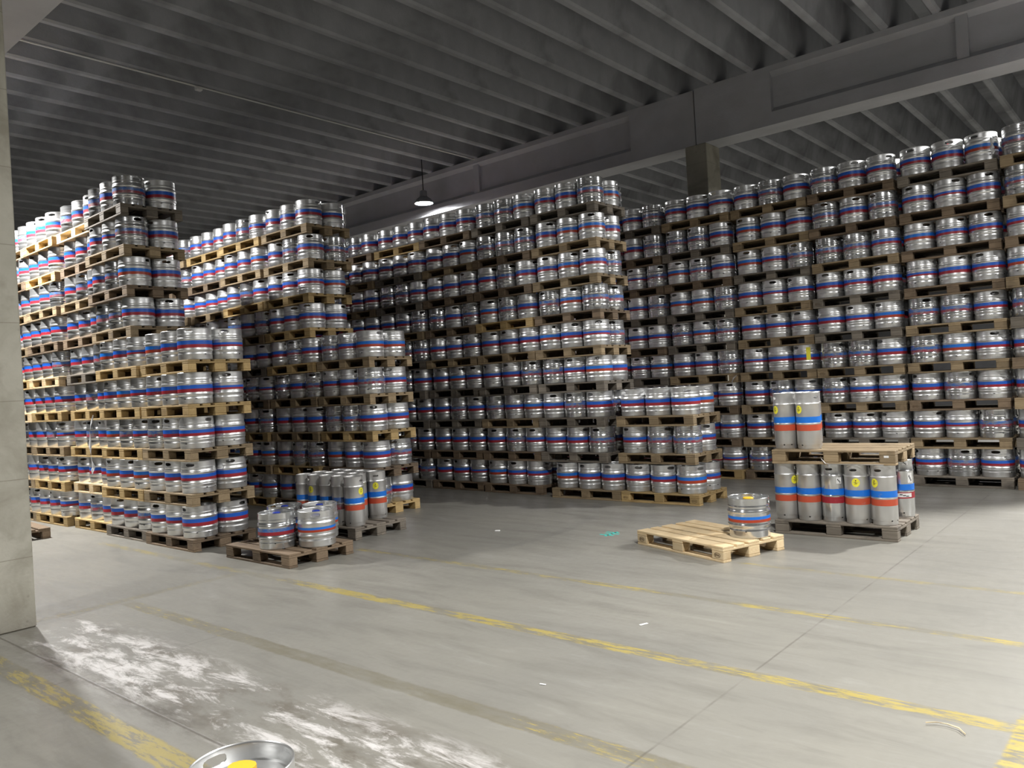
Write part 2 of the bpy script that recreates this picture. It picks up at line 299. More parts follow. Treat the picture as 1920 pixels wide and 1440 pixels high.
def keg_body(name, kind, n, mats, R=1.0, fm_mid=None, prof=None, zh=(.312, .351), zrim=.372, hole_a=.053, rin=.0065, dome=None):
    o = list(prof) if prof else profile(kind); ro = o[-1][0]
    bottom = [(0.001, .034), (ro*.72, .024), (ro-.013, .022), (ro-.010, .002), (ro-.006, .000)]
    pr = bottom+o; iA = len(pr); pr += [(ro, zh[0]), (ro, zh[1]), (ro, zrim-.008), (ro+.0012, zrim-.003), (ro-.002, zrim), (ro-rin+.001, zrim-.003), (ro-rin, zrim-.009)]
    iC = len(pr); pr += [(ro-rin, zh[1]), (ro-rin, zh[0]), (ro-rin, zrim-.068), (ro-.014, zrim-.072)]
    pr += dome or [(ro*.75, zrim-.058), (ro*.40, zrim-.046), (.030, zrim-.042), (.030, zrim-.030), (.001, zrim-.030)]
    V = []; k0 = n//4
    ang = [2*PI*k/n for k in range(n)]
    half = max(1, int(round(hole_a/ro/(2*PI/n)))); b = (zh[1]-zh[0])/2; zc = sum(zh)/2; a = hole_a
    holes = [0, n//2]; colx = {}
    for c0 in holes:
        for j in range(-half, half+1):
            xx = j*(a/half); 
            if abs(j) == half: xx = math.copysign(a*.97, j)
            elif half > 1 and abs(j) == half-1 and half > 2: xx = math.copysign(a*.84, j)
            dx = max(0, abs(xx)-(a-b)); zz = math.sqrt(max(0, b*b-dx*dx)); 
            if abs(j) == half: zz = b*.42 if half > 2 else b*.5
            colx[(c0+j) % n] = (2*PI*c0/n+xx/ro, zz)
    for i, (r, z) in enumerate(pr):
        hr = {iA: -1, iA+1: 1, iC: 1, iC+1: -1}.get(i)
        for k in range(n):
            t, zz = ang[k], z
            if hr is not None and k in colx: t, dz = colx[k]; zz = zc+hr*dz
            V.append((r*math.cos(t), r*math.sin(t), zz))
    F, FM = [], []; gone = set(); drain = [i for i in range(5, iA-1) if abs(pr[i+1][1]-pr[i][1]) < .009 and (.056 < pr[i][1] < .069 if not prof else .038 < pr[i][1] < .050)][:2] if n > 30 else []
    for c0 in holes:
        for j in range(-half, half): gone.add((c0+j) % n)
    for i in range(len(pr)-1):
        for k in range(n):
            k2 = (k+1) % n
            if i in (iA, iC) and k in gone: continue
            if i in drain and k in (n//4, n//4+n//2, n//8+1): continue
            F.append((i*n+k, i*n+k2, (i+1)*n+k2, (i+1)*n+k)); FM.append(fm_mid(pr[i][1], pr[i+1][1]) if fm_mid else 0)
    for c0 in holes:   # walls of the hand holes
        cols = [(c0+j) % n for j in range(-half, half+1)]
        for a_, b_ in zip(cols[:-1], cols[1:]):
            F.append(((iC+1)*n+a_, (iC+1)*n+b_, iA*n+b_, iA*n+a_)); F.append(((iA+1)*n+a_, (iA+1)*n+b_, iC*n+b_, iC*n+a_)); FM += [0, 0]
        e0, e1 = cols[0], cols[-1]
        F.append((iA*n+e0, (iA+1)*n+e0, iC*n+e0, (iC+1)*n+e0)); F.append(((iC+1)*n+e1, iC*n+e1, (iA+1)*n+e1, iA*n+e1)); FM += [0, 0]
    me = mesh(name, V, F, mats, FM); smooth_by_angle(me, 48); return me
def band_me(name, r, z0, z1, n, mat, gap=None):
    e = .0009; pr = [(r-.001, z0), (r+e, z0), (r+e, (z0+z1)/2), (r+e, z1), (r-.001, z1)]
    me = MB().lathe(pr, n).me(name, [mat], False); smooth_by_angle(me, 40); return me
def cap_me(mat, zt, r=.036):
    m = MB().lathe([(r*.7, zt-.034), (r*.98, zt-.032), (r, zt-.020), (r*1.12, zt-.018), (r*1.12, zt-.004), (r*1.02, zt), (.0, zt)], 24); me = m.me('valve_cap', [mat]); smooth_by_angle(me); return me
CAPS = {'blue': cap_me(M_BCAP, .362), 'yellow': cap_me(M_YEL, .362, .044), 'red': cap_me(M_RCAP, .350, .04)}
KEGV = {}
def make_kind(key, prof, n, steelm, bm, rm, zb=(.141, .180, .225), r=.1938):
    KEGV[key] = (keg_body('shell', prof, n, [steelm]), band_me('blue_band', r, zb[1], zb[2], n, bm), band_me('red_band', r, zb[0], zb[1], n, rm))
make_kind('clean', 'P', 56, M_MATT, M_BLUE, M_RED); make_kind('brick', 'P', 56, M_MATT, M_BLUEC, M_BRICK, (.143, .180, .222))
make_kind('bead', 'Q', 56, M_MATT, M_BLUE, M_RED, (.150, .182, .220)); make_kind('shiny', 'Q', 56, M_SHINY, M_BLUEF, M_REDF, (.148, .180, .218))
make_kind('faded', 'P', 56, M_SHINY, M_BLUEF, M_REDF, (.146, .178, .215)); make_kind('thin', 'P', 56, M_MATT, M_BLUE, M_RED, (.156, .180, .205))
make_kind('hero_thin', 'P', 96, M_SHINY, M_BLUEC, M_BRICK, (.149, .176, .203)); make_kind('hero_ribbed', 'Q', 96, M_SHINY, M_BLUEF, M_RED, (.146, .181, .216)); make_kind('hero', 'P', 96, M_MATT, M_BLUEC, M_BRICK, (.158, .182, .207))
KEYS = ['clean', 'brick', 'bead', 'shiny', 'faded', 'thin']
WTS = {'A': (.40, .16, .16, .12, .10, .06), 'B': (.36, .12, .2, .14, .12, .06), 'C': (.34, .16, .18, .18, .08, .06), 'D': (.26, .10, .24, .22, .12, .06)}
LOOK = {'clean': 'steel keg', 'brick': 'steel keg', 'bead': 'steel keg', 'shiny': 'steel keg', 'faded': 'steel keg', 'thin': 'steel keg'}
PROTO = {}
def keg(key, x, y, z, rz, label=None, group=None, cap=None, cat='keg'):
    pk = (key, cap)
    if pk not in PROTO:
        r = empty('beer_keg'); 
        link('shell', KEGV[key][0], r); link('blue_band', KEGV[key][1], r); link('red_band', KEGV[key][2], r)
        if cap: link('valve_cap', CAPS[cap], r)
        PROTO[pk] = r
    else: r = copy_thing(PROTO[pk])
    r.location = (x, y, z); r.rotation_euler = (0, 0, rz); tag(r, label, cat, group); return r

# ------------------------------------------------------------------ pallets (long side along local Y)
def pal_parts():
    ch = .004
    deck = MB()
    for x0, w in ((-.40, .145), (-.2225, .10), (-.0725, .145), (.1225, .10), (.255, .145)): deck.box(x0, x0+w, -.6, .6, .122, .144, 0, ch)
    for y0 in (-.6, -.0725, .455): deck.box(-.4, .4, y0, y0+.145, .100, .122, 0, .003)
    blocks = {}
    bl = [(x0, w, y0, .145) for x0, w in ((-.4, .10), (-.0725, .145), (.30, .10)) for y0 in (-.6, -.0725, .455)]
    bb = [(-.4, .10), (-.0725, .145), (.30, .10)]
    return deck, bl, bb
DECK, BLK, BBD = pal_parts(); PALM = {}
for tone, mat in M_WOOD.items():
    full = MB(); full.v = list(DECK.v); full.f = list(DECK.f); full.m = list(DECK.m)
    for x0, w, y0, l in BLK: full.box(x0, x0+w, y0, y0+l, .022, .100, 0, .004)
    for x0, w in BBD: full.box(x0, x0+w, -.6, .6, 0, .022, 0, .003)
    PALM[tone] = (DECK.me('deck', [mat]), [MB().box(x0, x0+w, y0, y0+l, .022, .100, 0, .006).me('block', [mat]) for x0, w, y0, l in BLK],
                  [MB().box(x0, x0+w, -.6, .6, 0, .022, 0, .003).me('bottom_board', [mat]) for x0, w in BBD], full.me('pallet', [mat]))
PPAL = {}
def pallet(tone, x, y, z, rz, label, group=None, parts=True, tilt=0):
    k = (tone, parts)
    if k not in PPAL:
        if parts:
            r = empty('wooden_pallet'); link('deck', PALM[tone][0], r)
            for m in PALM[tone][1]: link('block', m, r)
            for m in PALM[tone][2]: link('bottom_board', m, r)
        else: r = link('wooden_pallet', PALM[tone][3])
        PPAL[k] = r
    else: r = copy_thing(PPAL[k])
    r.location = (x, y, z); r.rotation_euler = (0, 0, rz); tag(r, label, 'pallet', group); return r

# ------------------------------------------------------------------ the four keg walls
P, L = .5164, 1.2373
ROWS = {
    'A': dict(u=4.47, v=8.705, n=5, front=[5], du={2: .09, 3: .05, 4: .06}, dv={3: .13, 4: .10, 5: .10}),
    'B': dict(u=7.02, v=8.553, n=5, front=[5], du={1: -.03, 2: -.05}, dv={}),
    'C': dict(u=9.444, v=4.963, n=7, front=[3], du={}, dv={1: .12, 2: .12, 3: .12, 4: .12, 5: .12, 6: .12}),
    'D': dict(u=11.887, v=.50, n=8, front=[], du={0: -.05, 1: 0, 2: .0, 3: .03, 4: .02}, dv={}),
}
ORD = ['first', 'second', 'third', 'fourth', 'fifth', 'sixth', 'seventh', 'eighth', 'ninth', 'tenth', 'eleventh', 'twelfth', 'thirteenth', 'fourteenth', 'fifteenth', 'sixteenth', 'seventeenth', 'eighteenth', 'nineteenth', 'twentieth', 'twenty-first', 'twenty-second', 'twenty-third', 'twenty-fourth', 'twenty-fifth', 'twenty-sixth', 'twenty-seventh']
WALLN = {'A': 'leftmost wall', 'B': 'second wall from left', 'C': 'third wall from left', 'D': 'rear right wall'}
GRPK = {'A': 'kegs in the leftmost wall', 'B': 'kegs in the second wall', 'C': 'kegs in the third wall', 'D': 'kegs in the rear right wall'}
GRPP = {'A': 'pallets in the leftmost wall', 'B': 'pallets in the second wall', 'C': 'pallets in the third wall', 'D': 'pallets in the rear right wall'}
TONEW = {'A': (('fresh', .04), ('amber', .30), ('tan', .38), ('brown', .14), ('grey', .14)), 'B': (('fresh', .0), ('amber', .22), ('tan', .38), ('brown', .24), ('grey', .16)),
         'C': (('fresh', .0), ('amber', .0), ('tan', .35), ('brown', .38), ('grey', .27)), 'D': (('fresh', .0), ('amber', .04), ('tan', .36), ('brown', .36), ('grey', .24))}
FIX = {('A', 0, 4): 'amber', ('A', 0, 3): 'amber', ('A', 1, 3): 'amber', ('A', 1, 4): 'amber', ('A', 2, 3): 'amber', ('A', 0, 2): 'tan', ('A', 0, 1): 'tan', ('A', 0, 0): 'brown', ('A', 1, 0): 'grey', ('A', 2, 0): 'amber', ('A', 3, 7): 'amber', ('A', 3, 8): 'amber',
       ('A', 1, 8): 'grey', ('A', 1, 6): 'brown', ('A', 1, 7): 'tan', ('A', 2, 1): 'fresh', ('A', 1, 1): 'amber', ('B', 2, 6): 'amber', ('B', 1, 8): 'tan', ('B', 0, 4): 'tan', ('C', 0, 0): 'amber', ('C', 1, 0): 'tan', ('C', 1, 4): 'tan', ('C', 2, 5): 'amber', ('C', 4, 8): 'amber', ('B', 2, 8): 'amber', ('B', 3, 8): 'amber'}
kegs = []; pals = []
for R, d in ROWS.items():
    counts = {}
    for s in range(d['n']):
        nl = d['front'][s] if s < len(d['front']) else 9
        du0, dv0 = d['du'].get(s, random.uniform(-.02, .03)), d['dv'].get(s, 0)
        for l in range(nl):
            u = d['u']+du0+random.uniform(-.018, .018); v = d['v']+s*L+dv0+random.uniform(-.012, .012); rz = math.radians(random.uniform(-.5, .5))
            if R == 'A' and s == 0: u = 4.47+(-.02, -.01, .0, .01, .03)[l]; v = 8.705
            if R == 'A' and s == 1 and l > 4: v += .13
            if R == 'A' and s == 1 and l == 8: rz = math.radians(-1.5)
            if R == 'A' and s == 2 and l > 4: v += .06
            if R == 'B' and s == 0: v = 8.553; u = 7.02+(0, .01, 0, -.01, .0)[l]
            if R == 'C' and l == 0 and s < 2: u = 9.31; v = 4.862+s*1.215
            if R == 'C' and s == 0 and l > 0: v = 4.963; u = 9.444
            tone = FIX.get((R, s, l)) or random.choices([a for a, _ in TONEW[R]], [b for _, b in TONEW[R]])[0]
            cx, cy = u+.4, v+.6
            pals.append(dict(R=R, s=s, l=l, x=cx, y=cy, z=l*P, rz=rz, tone=tone))
            for iy in (-1, 0, 1):
                for ix in (0, 1):
                    lx, ly = (-.1995, .1995)[ix]+random.uniform(-.0008, .0008), iy*.4+random.uniform(-.0008, .0008)
                    kx, ky = cx+lx*math.cos(rz)-ly*math.sin(rz), cy+lx*math.sin(rz)+ly*math.cos(rz)
                    idx = counts.setdefault((l, ix), 0); counts[(l, ix)] += 1
                    key = random.choices(KEYS, WTS[R])[0]
                    kegs.append(dict(R=R, s=s, l=l, ix=ix, k=idx, x=kx, y=ky, z=l*P+PZ, rz=random.uniform(0, 2*PI) if random.random() < .25 else math.atan2(-ky, -kx)+random.uniform(-1.25, 1.25), key=key))

# which ones show, and how large: a coarse depth test from the camera position
def visible_counts():
    Wd, Hd = 800, 600; sc = 800/1920
    O = np.array([0, 0, CAMH]); pts, ids = [], []
    th = np.linspace(-PI/2, PI/2, 30); zz = np.linspace(.005, H, 30); TH, ZZ = np.meshgrid(th, zz)
    for i, k in enumerate(kegs):
        a = math.atan2(-k['y'], -k['x']); p = np.stack([k['x']+.195*np.cos(a+TH), k['y']+.195*np.sin(a+TH), k['z']+ZZ], -1).reshape(-1, 3); pts.append(p); ids.append(np.full(len(p), i))
    n = len(kegs); a = np.linspace(0, 1, 60); b = np.linspace(0, 1, 12); AA, BB = np.meshgrid(a, b)
    for j, q in enumerate(pals):
        f1 = np.stack([np.full_like(AA, q['x']-.4), q['y']-.6+1.2*AA, q['z']+.144*BB], -1).reshape(-1, 3)
        f2 = np.stack([q['x']-.4+.8*AA, np.full_like(AA, q['y']-.6), q['z']+.144*BB], -1).reshape(-1, 3)
        pts += [f1, f2]; ids += [np.full(len(f1), n+j)]*2
    occ = n+len(pals)
    def slab(x0, x1, y0, y1, z0, z1, m=260):
        g = np.linspace(0, 1, m); A_, B_ = np.meshgrid(g, g)
        for f in (np.stack([x0+(x1-x0)*A_, y0+0*A_, z0+(z1-z0)*B_], -1), np.stack([x0+0*A_, y0+(y1-y0)*A_, z0+(z1-z0)*B_], -1)):
            pts.append(f.reshape(-1, 3)); ids.append(np.full(f.size//3, occ))
    slab(1.77, 2.27, 7.04, 7.54, 0, 6, 600); slab(5.8, 6.5, 7.45, 8.6, .14, .72); slab(8.06, 8.86, 2.14, 3.36, 0, .87, 400); slab(8.1, 8.4, 2.95, 3.4, .87, 1.45)
    pt = np.concatenate(pts)-O; idd = np.concatenate(ids)
    zc = pt@FW; ok = zc > .3; pt, idd, zc = pt[ok], idd[ok], zc[ok]
    px = ((960+FPX*(pt@RT)/zc)*sc).astype(int); py = ((720-FPX*(pt@UP)/zc)*sc).astype(int)
    ok = (px >= 0) & (px < Wd) & (py >= 0) & (py < Hd); px, py, zc, idd = px[ok], py[ok], zc[ok], idd[ok]
    o = np.argsort(-zc); buf = np.full((Hd, Wd), -1)
    for dx in (0, 1):
        pass
    buf[py[o], px[o]] = idd[o]
    return np.bincount(buf[buf >= 0], minlength=occ+1)
VIS = visible_counts()
order = sorted(range(len(kegs)), key=lambda i: -VIS[i])
CHOSEN = set(order[:294]); N_K = len(kegs)
def from_near(R, l, k): return k
for i in sorted(CHOSEN):
    k = kegs[i]; R = k['R']
    if R == 'D': where = 'layer %s, %s keg from right edge, %s' % (ORD[k['l']], ORD[k['k']], WALLN[R])
    else: where = 'layer %s, %s keg from near end, %s' % (ORD[k['l']], ORD[k['k']], WALLN[R])
    if k['ix'] == 1: where = 'layer %s, far file, %s from near end, %s' % (ORD[k['l']], ORD[k['k']], WALLN[R])
    lab = 'steel keg, '+where.replace('layer first', 'bottom layer').replace('layer ninth', 'top layer')
    for w in ORD[1:8]: lab = lab.replace('layer %s,' % w, '%s layer up,' % w)
    cap = 'red' if (R == 'D' and k['l'] == 8 and k['k'] < 6) else None
    if cap: k['rz'] = math.atan2(-k['y'], -k['x'])+random.uniform(-.5, .35)
    o = keg(k['key'], k['x'], k['y'], k['z'], k['rz'], lab, GRPK[R], cap); k['ob'] = o
# the rest of the kegs: one mass
def mass():
    zb0, zb1, zb2 = .139, .181, .226
    def fm(a, b):
        m = (a+b)/2
        return 1 if zb1 < m < zb2 and b <= zb2+.001 and a >= zb1-.001 else (2 if zb0 < m < zb1 and a >= zb0-.001 else 0)
    src = keg_body('keg_low', 'L', 28, [], fm_mid=fm)
    nv = len(src.vertices); co = np.zeros(nv*3); src.vertices.foreach_get('co', co); co = co.reshape(-1, 3)
    faces = [tuple(p.vertices) for p in src.polygons]; mi = np.array([p.material_index for p in src.polygons]); quad = np.array(faces)
    rest = [kegs[i] for i in range(N_K) if i not in CHOSEN]; m = len(rest)
    V = np.zeros((m, nv, 3)); F = np.zeros((m, len(quad), 4), int); MI = np.zeros((m, len(quad)), int)
    for i, k in enumerate(rest):
        c, s = math.cos(k['rz']), math.sin(k['rz'])
        V[i, :, 0] = co[:, 0]*c-co[:, 1]*s+k['x']; V[i, :, 1] = co[:, 0]*s+co[:, 1]*c+k['y']; V[i, :, 2] = co[:, 2]+k['z']; F[i] = quad+i*nv
        sh = k['key'] in ('shiny', 'faded'); MI[i] = np.where(mi == 0, 3 if sh else 0, np.where(mi == 1, 4 if sh else 1, 5 if sh else 2))
    me = bpy.data.meshes.new('kegs'); V = V.reshape(-1, 3); F = F.reshape(-1)
    me.vertices.add(len(V)); me.vertices.foreach_set('co', V.ravel()); me.loops.add(len(F)); me.loops.foreach_set('vertex_index', F.astype(np.int32))
    me.polygons.add(len(F)//4); me.polygons.foreach_set('loop_start', np.arange(0, len(F), 4, dtype=np.int32))
    for mt in (M_MATT, M_BLUE, M_RED, M_SHINY, M_BLUEF, M_REDF): me.materials.append(mt)
    me.polygons.foreach_set('material_index', MI.ravel().astype(np.int32)); me.update(calc_edges=True); me.validate(); smooth_by_angle(me, 45)
    bpy.data.meshes.remove(src)
    tag(link('stacked_kegs', me), 'remaining steel kegs deeper in the walls, behind and beyond the nearer ones', 'kegs', None, 'stuff')
mass()
pv = sorted(range(len(pals)), key=lambda j: -VIS[N_K+j]); DET = set(pv[:110])
TW = {'fresh': 'pale new wooden pallet', 'amber': 'yellowish wooden pallet', 'tan': 'tan wooden pallet', 'brown': 'brown wooden pallet', 'grey': 'greyish wooden pallet'}
for j, q in enumerate(pals):
    lev = 'bottom layer' if q['l'] == 0 else ('top layer' if q['l'] == 8 else ORD[q['l']]+' layer up')
    side = 'from right edge' if q['R'] == 'D' else 'from near end'
    q['ob'] = pallet(q['tone'], q['x'], q['y'], q['z'], q['rz'], '%s, %s, %s stack %s, %s' % (TW[q['tone']], lev, ORD[q['s']], side, WALLN[q['R']]), GRPP[q['R']], j in DET)

# ------------------------------------------------------------------ slim kegs
SH = .585
SPROF = [(.1120, .004), (.1135, .012), (.1135, .040), (.1160, .046), (.1180, .052), (.1180, .185), (.1180, .256), (.1210, .261), (.1210, .267), (.1180, .272), (.1180, .340), (.1180, .462), (.1212, .466), (.1205, .471), (.1160, .476), (.1150, .482)]
SDOME = [(.085, SH-.055), (.05, SH-.046), (.026, SH-.044), (.026, SH-.026), (.001, SH-.026)]
def slim_kind(steelm, bm, rm):
    body = keg_body('shell', None, 48, [steelm], prof=SPROF, zh=(.522, .548), zrim=SH, hole_a=.036, rin=.005, dome=SDOME)
    return body, band_me('blue_band', .118, .274, .336, 48, bm), band_me('red_band', .118, .192, .254, 48, rm)
SL = {'matt': slim_kind(M_BRUSH, M_BLUEC, M_ORNG), 'shiny': slim_kind(M_SHINY, M_BLUEC, M_RED), 'worn': slim_kind(M_BRUSH, M_BLUEF, M_REDF)}
SPP = {}
def patch(name, r, a0, z0, w, h, mat, round_=False, n=14):
    # thin sheet wrapped on a cylinder of radius r, centred at angle a0, height z0
    mb = MB(); e = .0012
    if round_:
        ring = [(0, 0)]+[(math.cos(2*PI*k/20)*w/2, math.sin(2*PI*k/20)*h/2) for k in range(20)]
        for rr in (r+e, r+.0002):
            for (x, z) in ring: a = a0+x/r; mb.v.append((rr*math.cos(a), rr*math.sin(a), z0+z))
        for k in range(20): mb.f.append((0, 1+k, 1+(k+1) % 20)); mb.f.append((1+k, 22+k, 22+(k+1) % 20, 1+(k+1) % 20)); mb.m += [0, 0]
    else:
        for rr in (r+e, r+.0002):
            for i in range(n+1):
                a = a0+(i/n-.5)*w/r
                for z in (-h/2, h/2): mb.v.append((rr*math.cos(a), rr*math.sin(a), z0+z))
        o2 = 2*(n+1)
        for i in range(n):
            mb.f.append((2*i, 2*i+2, 2*i+3, 2*i+1)); mb.f.append((2*i+1, 2*i+3, o2+2*i+3, o2+2*i+1)); mb.f.append((2*i, o2+2*i, o2+2*i+2, 2*i+2)); mb.m += [0]*3
        mb.f += [(0, 1, o2+1, o2), (2*n, o2+2*n, o2+2*n+1, 2*n+1)]; mb.m += [0, 0]
    me = mb.me(name, [mat]); return me
def slim(key, x, y, z, rz, label, group, sticker=None, labels=()):
    if key not in SPP:
        r = empty('slim_keg'); 
        for nm, me in zip(('shell', 'blue_band', 'red_band'), SL[key]): link(nm, me, r)
        SPP[key] = r
    else:
        r = SPP[key].copy(); C.objects.link(r)
        for ch in [c for c in SPP[key].children if c.name.split('.')[0] in ('shell', 'blue_band', 'red_band')]: c = ch.copy(); C.objects.link(c); c.parent = r
    r.location = (x, y, z); r.rotation_euler = (0, 0, rz); tag(r, label, 'keg', group)
    if sticker is not None:
        st = link('round_sticker', patch('round_sticker', .118, sticker-rz, .412, .074, .086, M_YELST, True), r); tag(st, 'round yellow sticker')
        mb = MB()
        for (dx, dz, w, h) in ((0, .02, .010, .012), (-.004, .004, .018, .004), (.004, -.004, .020, .003), (-.002, -.012, .024, .003)):
            p = patch('print', .1195, sticker-rz+dx/.118, .412+dz, w, h, M_INK, False, 2); b = len(mb.v); mb.v += [tuple(v.co) for v in p.vertices]; mb.f += [tuple(b+i for i in q.vertices) for q in p.polygons]; mb.m += [0]*len(p.polygons); bpy.data.meshes.remove(p)
        link('print', mb.me('print', [M_INK]), st)
    for (a, zc, w, h) in labels:
        st = link('paper_label', patch('paper_label', .118, a-rz, zc, w, h, M_WHITE), r); tag(st, 'white paper label')
        mb = MB()
        for q in range(3):
            p = patch('print', .1195, a-rz+(-.2+.2*q)*w/.118, zc+h*(.15-.2*q), w*.18, h*.22, M_DARK, False, 2); b = len(mb.v); mb.v += [tuple(v.co) for v in p.vertices]; mb.f += [tuple(b+i for i in f.vertices) for f in p.polygons]; mb.m += [0]*len(p.polygons); bpy.data.meshes.remove(p)
        link('print', mb.me('print', [M_DARK]), st)
    return r
def toward(x, y): return math.atan2(-y, -x)   # direction from a thing towards the camera
# right-hand double pallet
GS = 'slim kegs between the two right pallets'
pallet('grey', 8.46, 2.76, 0, 0, 'worn grey pallet on the floor carrying slim kegs, lower right', 'double pallet of slim kegs')
up = pallet('tan', 8.47, 2.76, .144+SH, math.radians(1.5), 'worn tan pallet lying on top of the slim kegs, right', 'double pallet of slim kegs')
VS = [3.265, 3.025, 2.785, 2.545, 2.30]
fn = ['first', 'second', 'third, shiny', 'fourth', 'fifth']
for i, vy in enumerate(VS):
    a = toward(8.2, vy); rot = {0: a+1.2, 1: a+1.45, 2: a-.35, 3: a-.3, 4: a-.45}[i]
    if i == 2: slim('shiny', 8.21, vy, PZ, rot, 'shiny slim keg with white label, middle of the front row under the upper right pallet', GS, None, [(a+.45, .42, .05, .062)])
    else: slim('matt', 8.195-.01*(i % 2), vy, PZ, rot, 'matt slim keg under the upper right pallet, %s from left in the front row' % fn[i], GS, {0: a+.75, 3: a-.1, 4: a-.75}.get(i))
for j, ux in enumerate((8.455, 8.70)):
    for i, vy in enumerate(VS):
        if j == 1 and i == 4:
            a = toward(ux, 2.27); slim('shiny', 8.715, 2.275, PZ, a+1.6, 'shiny slim keg with paper labels at the right rear corner of the lower pallet', GS, None, [(a+.35, .55, .055, .04), (a+.75, .40, .05, .10), (a+.2, .225, .15, .04)])
        elif i < 4: slim('matt', ux, vy, PZ, 1.3*i+j, 'slim keg under the upper right pallet, %s row behind the front, %s from left' % (('first', 'second')[j], ORD[i]), GS)
a = toward(8.27, 3.2); z2 = .288+SH
slim('matt', 8.245, 3.255, z2, a-1.2, 'matt slim keg on top of the right pallet, left of the front two', 'slim kegs standing on the upper right pallet', a-.95)
slim('matt', 8.215, 3.005, z2, a+.85, 'matt slim keg on top of the right pallet, right of the front two', 'slim kegs standing on the upper right pallet', a-.85)
slim('matt', 8.49, 3.27, z2, a+.3, 'slim keg half hidden behind the left one on top of the right pallet', 'slim kegs standing on the upper right pallet')
slim('matt', 8.47, 3.08, z2, a-.4, 'slim keg half hidden behind the right one on top of the right pallet', 'slim kegs standing on the upper right pallet')
# slim kegs on the pallet by the second wall
pallet('grey', 6.14, 8.03, 0, math.radians(1.0), 'dark worn pallet carrying the cluster of slim kegs beside the second keg wall', None)
GC = 'slim kegs clustered on the pallet beside the second keg wall'
for i in range(5):
    x, y = 5.90, 7.60+.242*i; a = toward(x, y)
    slim('worn' if i == 1 else 'matt', x, y, PZ, a+(.95, 1.5, .45, 1.9, .35)[i], 'slim keg in the cluster, nearest file, %s from the near end' % ORD[i], GC, {0: a+.78, 2: a+.55, 3: a-1.15+.4}.get(i))
for i in range(4):
    slim('matt', 6.145, 7.85+.242*i, PZ, 1.1*i, 'slim keg in the cluster, middle file, %s from the near end' % ORD[i], GC)
for i in range(4):
    x, y = 6.395, 7.78+.242*i; a = toward(x, y)
    slim('matt', x, y, PZ, a-.05 if i == 0 else i*.9, 'slim keg in the cluster, far file, %s from the near end' % ORD[i], GC, a-.1 if i == 0 else None)

# ------------------------------------------------------------------ four kegs on the low pallet in front
pallet('brown', 4.89, 7.475, 0, 0, 'dark worn wooden pallet on the floor with four loose kegs', None)
G4 = 'four loose kegs on the front left pallet'
for (x, y, k, lab, da) in ((4.70, 7.385, 'hero_ribbed', 'ribbed keg with blue cap at the front left of the four on the low pallet', 1.4), (4.965, 7.055, 'hero', 'smooth keg with blue cap and hand hole at the front right of the four', -.05),
                      (5.035, 7.74, 'hero_thin', 'keg with blue cap at the back left of the four on the low pallet', .8), (5.15, 7.40, 'hero', 'keg with blue cap at the back right of the four on the low pallet', 2.0)):
    if lab.startswith('keg with blue cap at the back right'): x, y = 5.265, 7.41
    a = toward(x, y); keg(k, x, y, PZ, a+da, lab, G4, 'blue')
# ------------------------------------------------------------------ new pallet with one keg
ang = math.atan2(-(6.995-6.58), 4.44-3.237)   # rotation of the long side from +Y
c0 = Vector((6.575, 3.235, 0)); ly = Vector((-math.sin(ang), math.cos(ang), 0)); lx = Vector((math.cos(ang), math.sin(ang), 0)); cc = c0+lx*.4+ly*.6
newp = pallet('fresh', cc.x, cc.y, 0, ang, 'clean pale new pallet lying alone on the floor with one keg', None)
keg('hero_thin', 7.185, 3.245, PZ, toward(7.185, 3.245)+1.35, 'lone shiny keg with yellow cap on the new pale pallet', None, 'yellow')
keg('hero', 1.518, 2.708, 0, 1.617, 'keg standing on the floor at the bottom edge, only its rim showing', None, None)
bk = bpy.context.scene.objects['beer_keg'] if False else None
def near_keg_top():
    r = [o for o in C.objects if o.name.startswith('beer_keg') and abs(o.location.x-1.518) < .01][0]
    m = MB(); n = 14
    pr = [(.052*(1+.05*math.cos(3*2*PI*k/n)), 2*PI*k/n) for k in range(n)]
    m.v = [(q*math.cos(a_), q*math.sin(a_), z) for z in (.338, .360) for q, a_ in pr]
    m.f = [(i, (i+1) % n, n+(i+1) % n, n+i) for i in range(n)]+[tuple(range(n, 2*n))]; m.m = [0]*len(m.f)
    tag(link('valve_cap', m.me('valve_cap', [M_YEL]), r), 'flat yellow cap')
near_keg_top()
# small pallet corner behind the column
pallet('brown', 3.66, 12.38, 0, math.radians(-4), 'dark pallet whose corner shows beside the foot of the near column', None, True)

# ------------------------------------------------------------------ stamps on pallet blocks
def stamp(parent, x, y, z, rz, w=.075):
    # oval ring with lettering on a vertical block face; normal points along local -X rotated by rz
    r = empty('stamp'); r.parent = parent; r.location = (x, y, z); r.rotation_euler = (PI/2, 0, rz)
    mb = MB(); n = 28
    for k, s in ((0, 1.0), (1, .90)):
        for zz in (0, .0012):
            mb.v += [(w/2*s*math.cos(2*PI*i/n), w*.30*s*math.sin(2*PI*i/n), zz) for i in range(n)]
    for i in range(n):
        j = (i+1) % n; mb.f += [(n+i, n+j, 3*n+j, 3*n+i), (i, j, n+j, n+i), (2*n+j, 2*n+i, 3*n+i, 3*n+j)]; mb.m += [0]*3
    link('oval', mb.me('oval', [M_INK]), r)
    cu = bpy.data.curves.new('lettering', 'FONT'); cu.body = 'EPAL'; cu.size = w*.34; cu.align_x = 'CENTER'; cu.align_y = 'CENTER'; cu.extrude = .0006; cu.materials.append(M_INK)
    t_ = bpy.data.objects.new('lettering', cu); C.objects.link(t_); bpy.context.view_layer.update()
    me = bpy.data.meshes.new_from_object(t_.evaluated_get(bpy.context.evaluated_depsgraph_get())); bpy.data.objects.remove(t_)
    link('lettering', me, r, (0, 0, .0006))
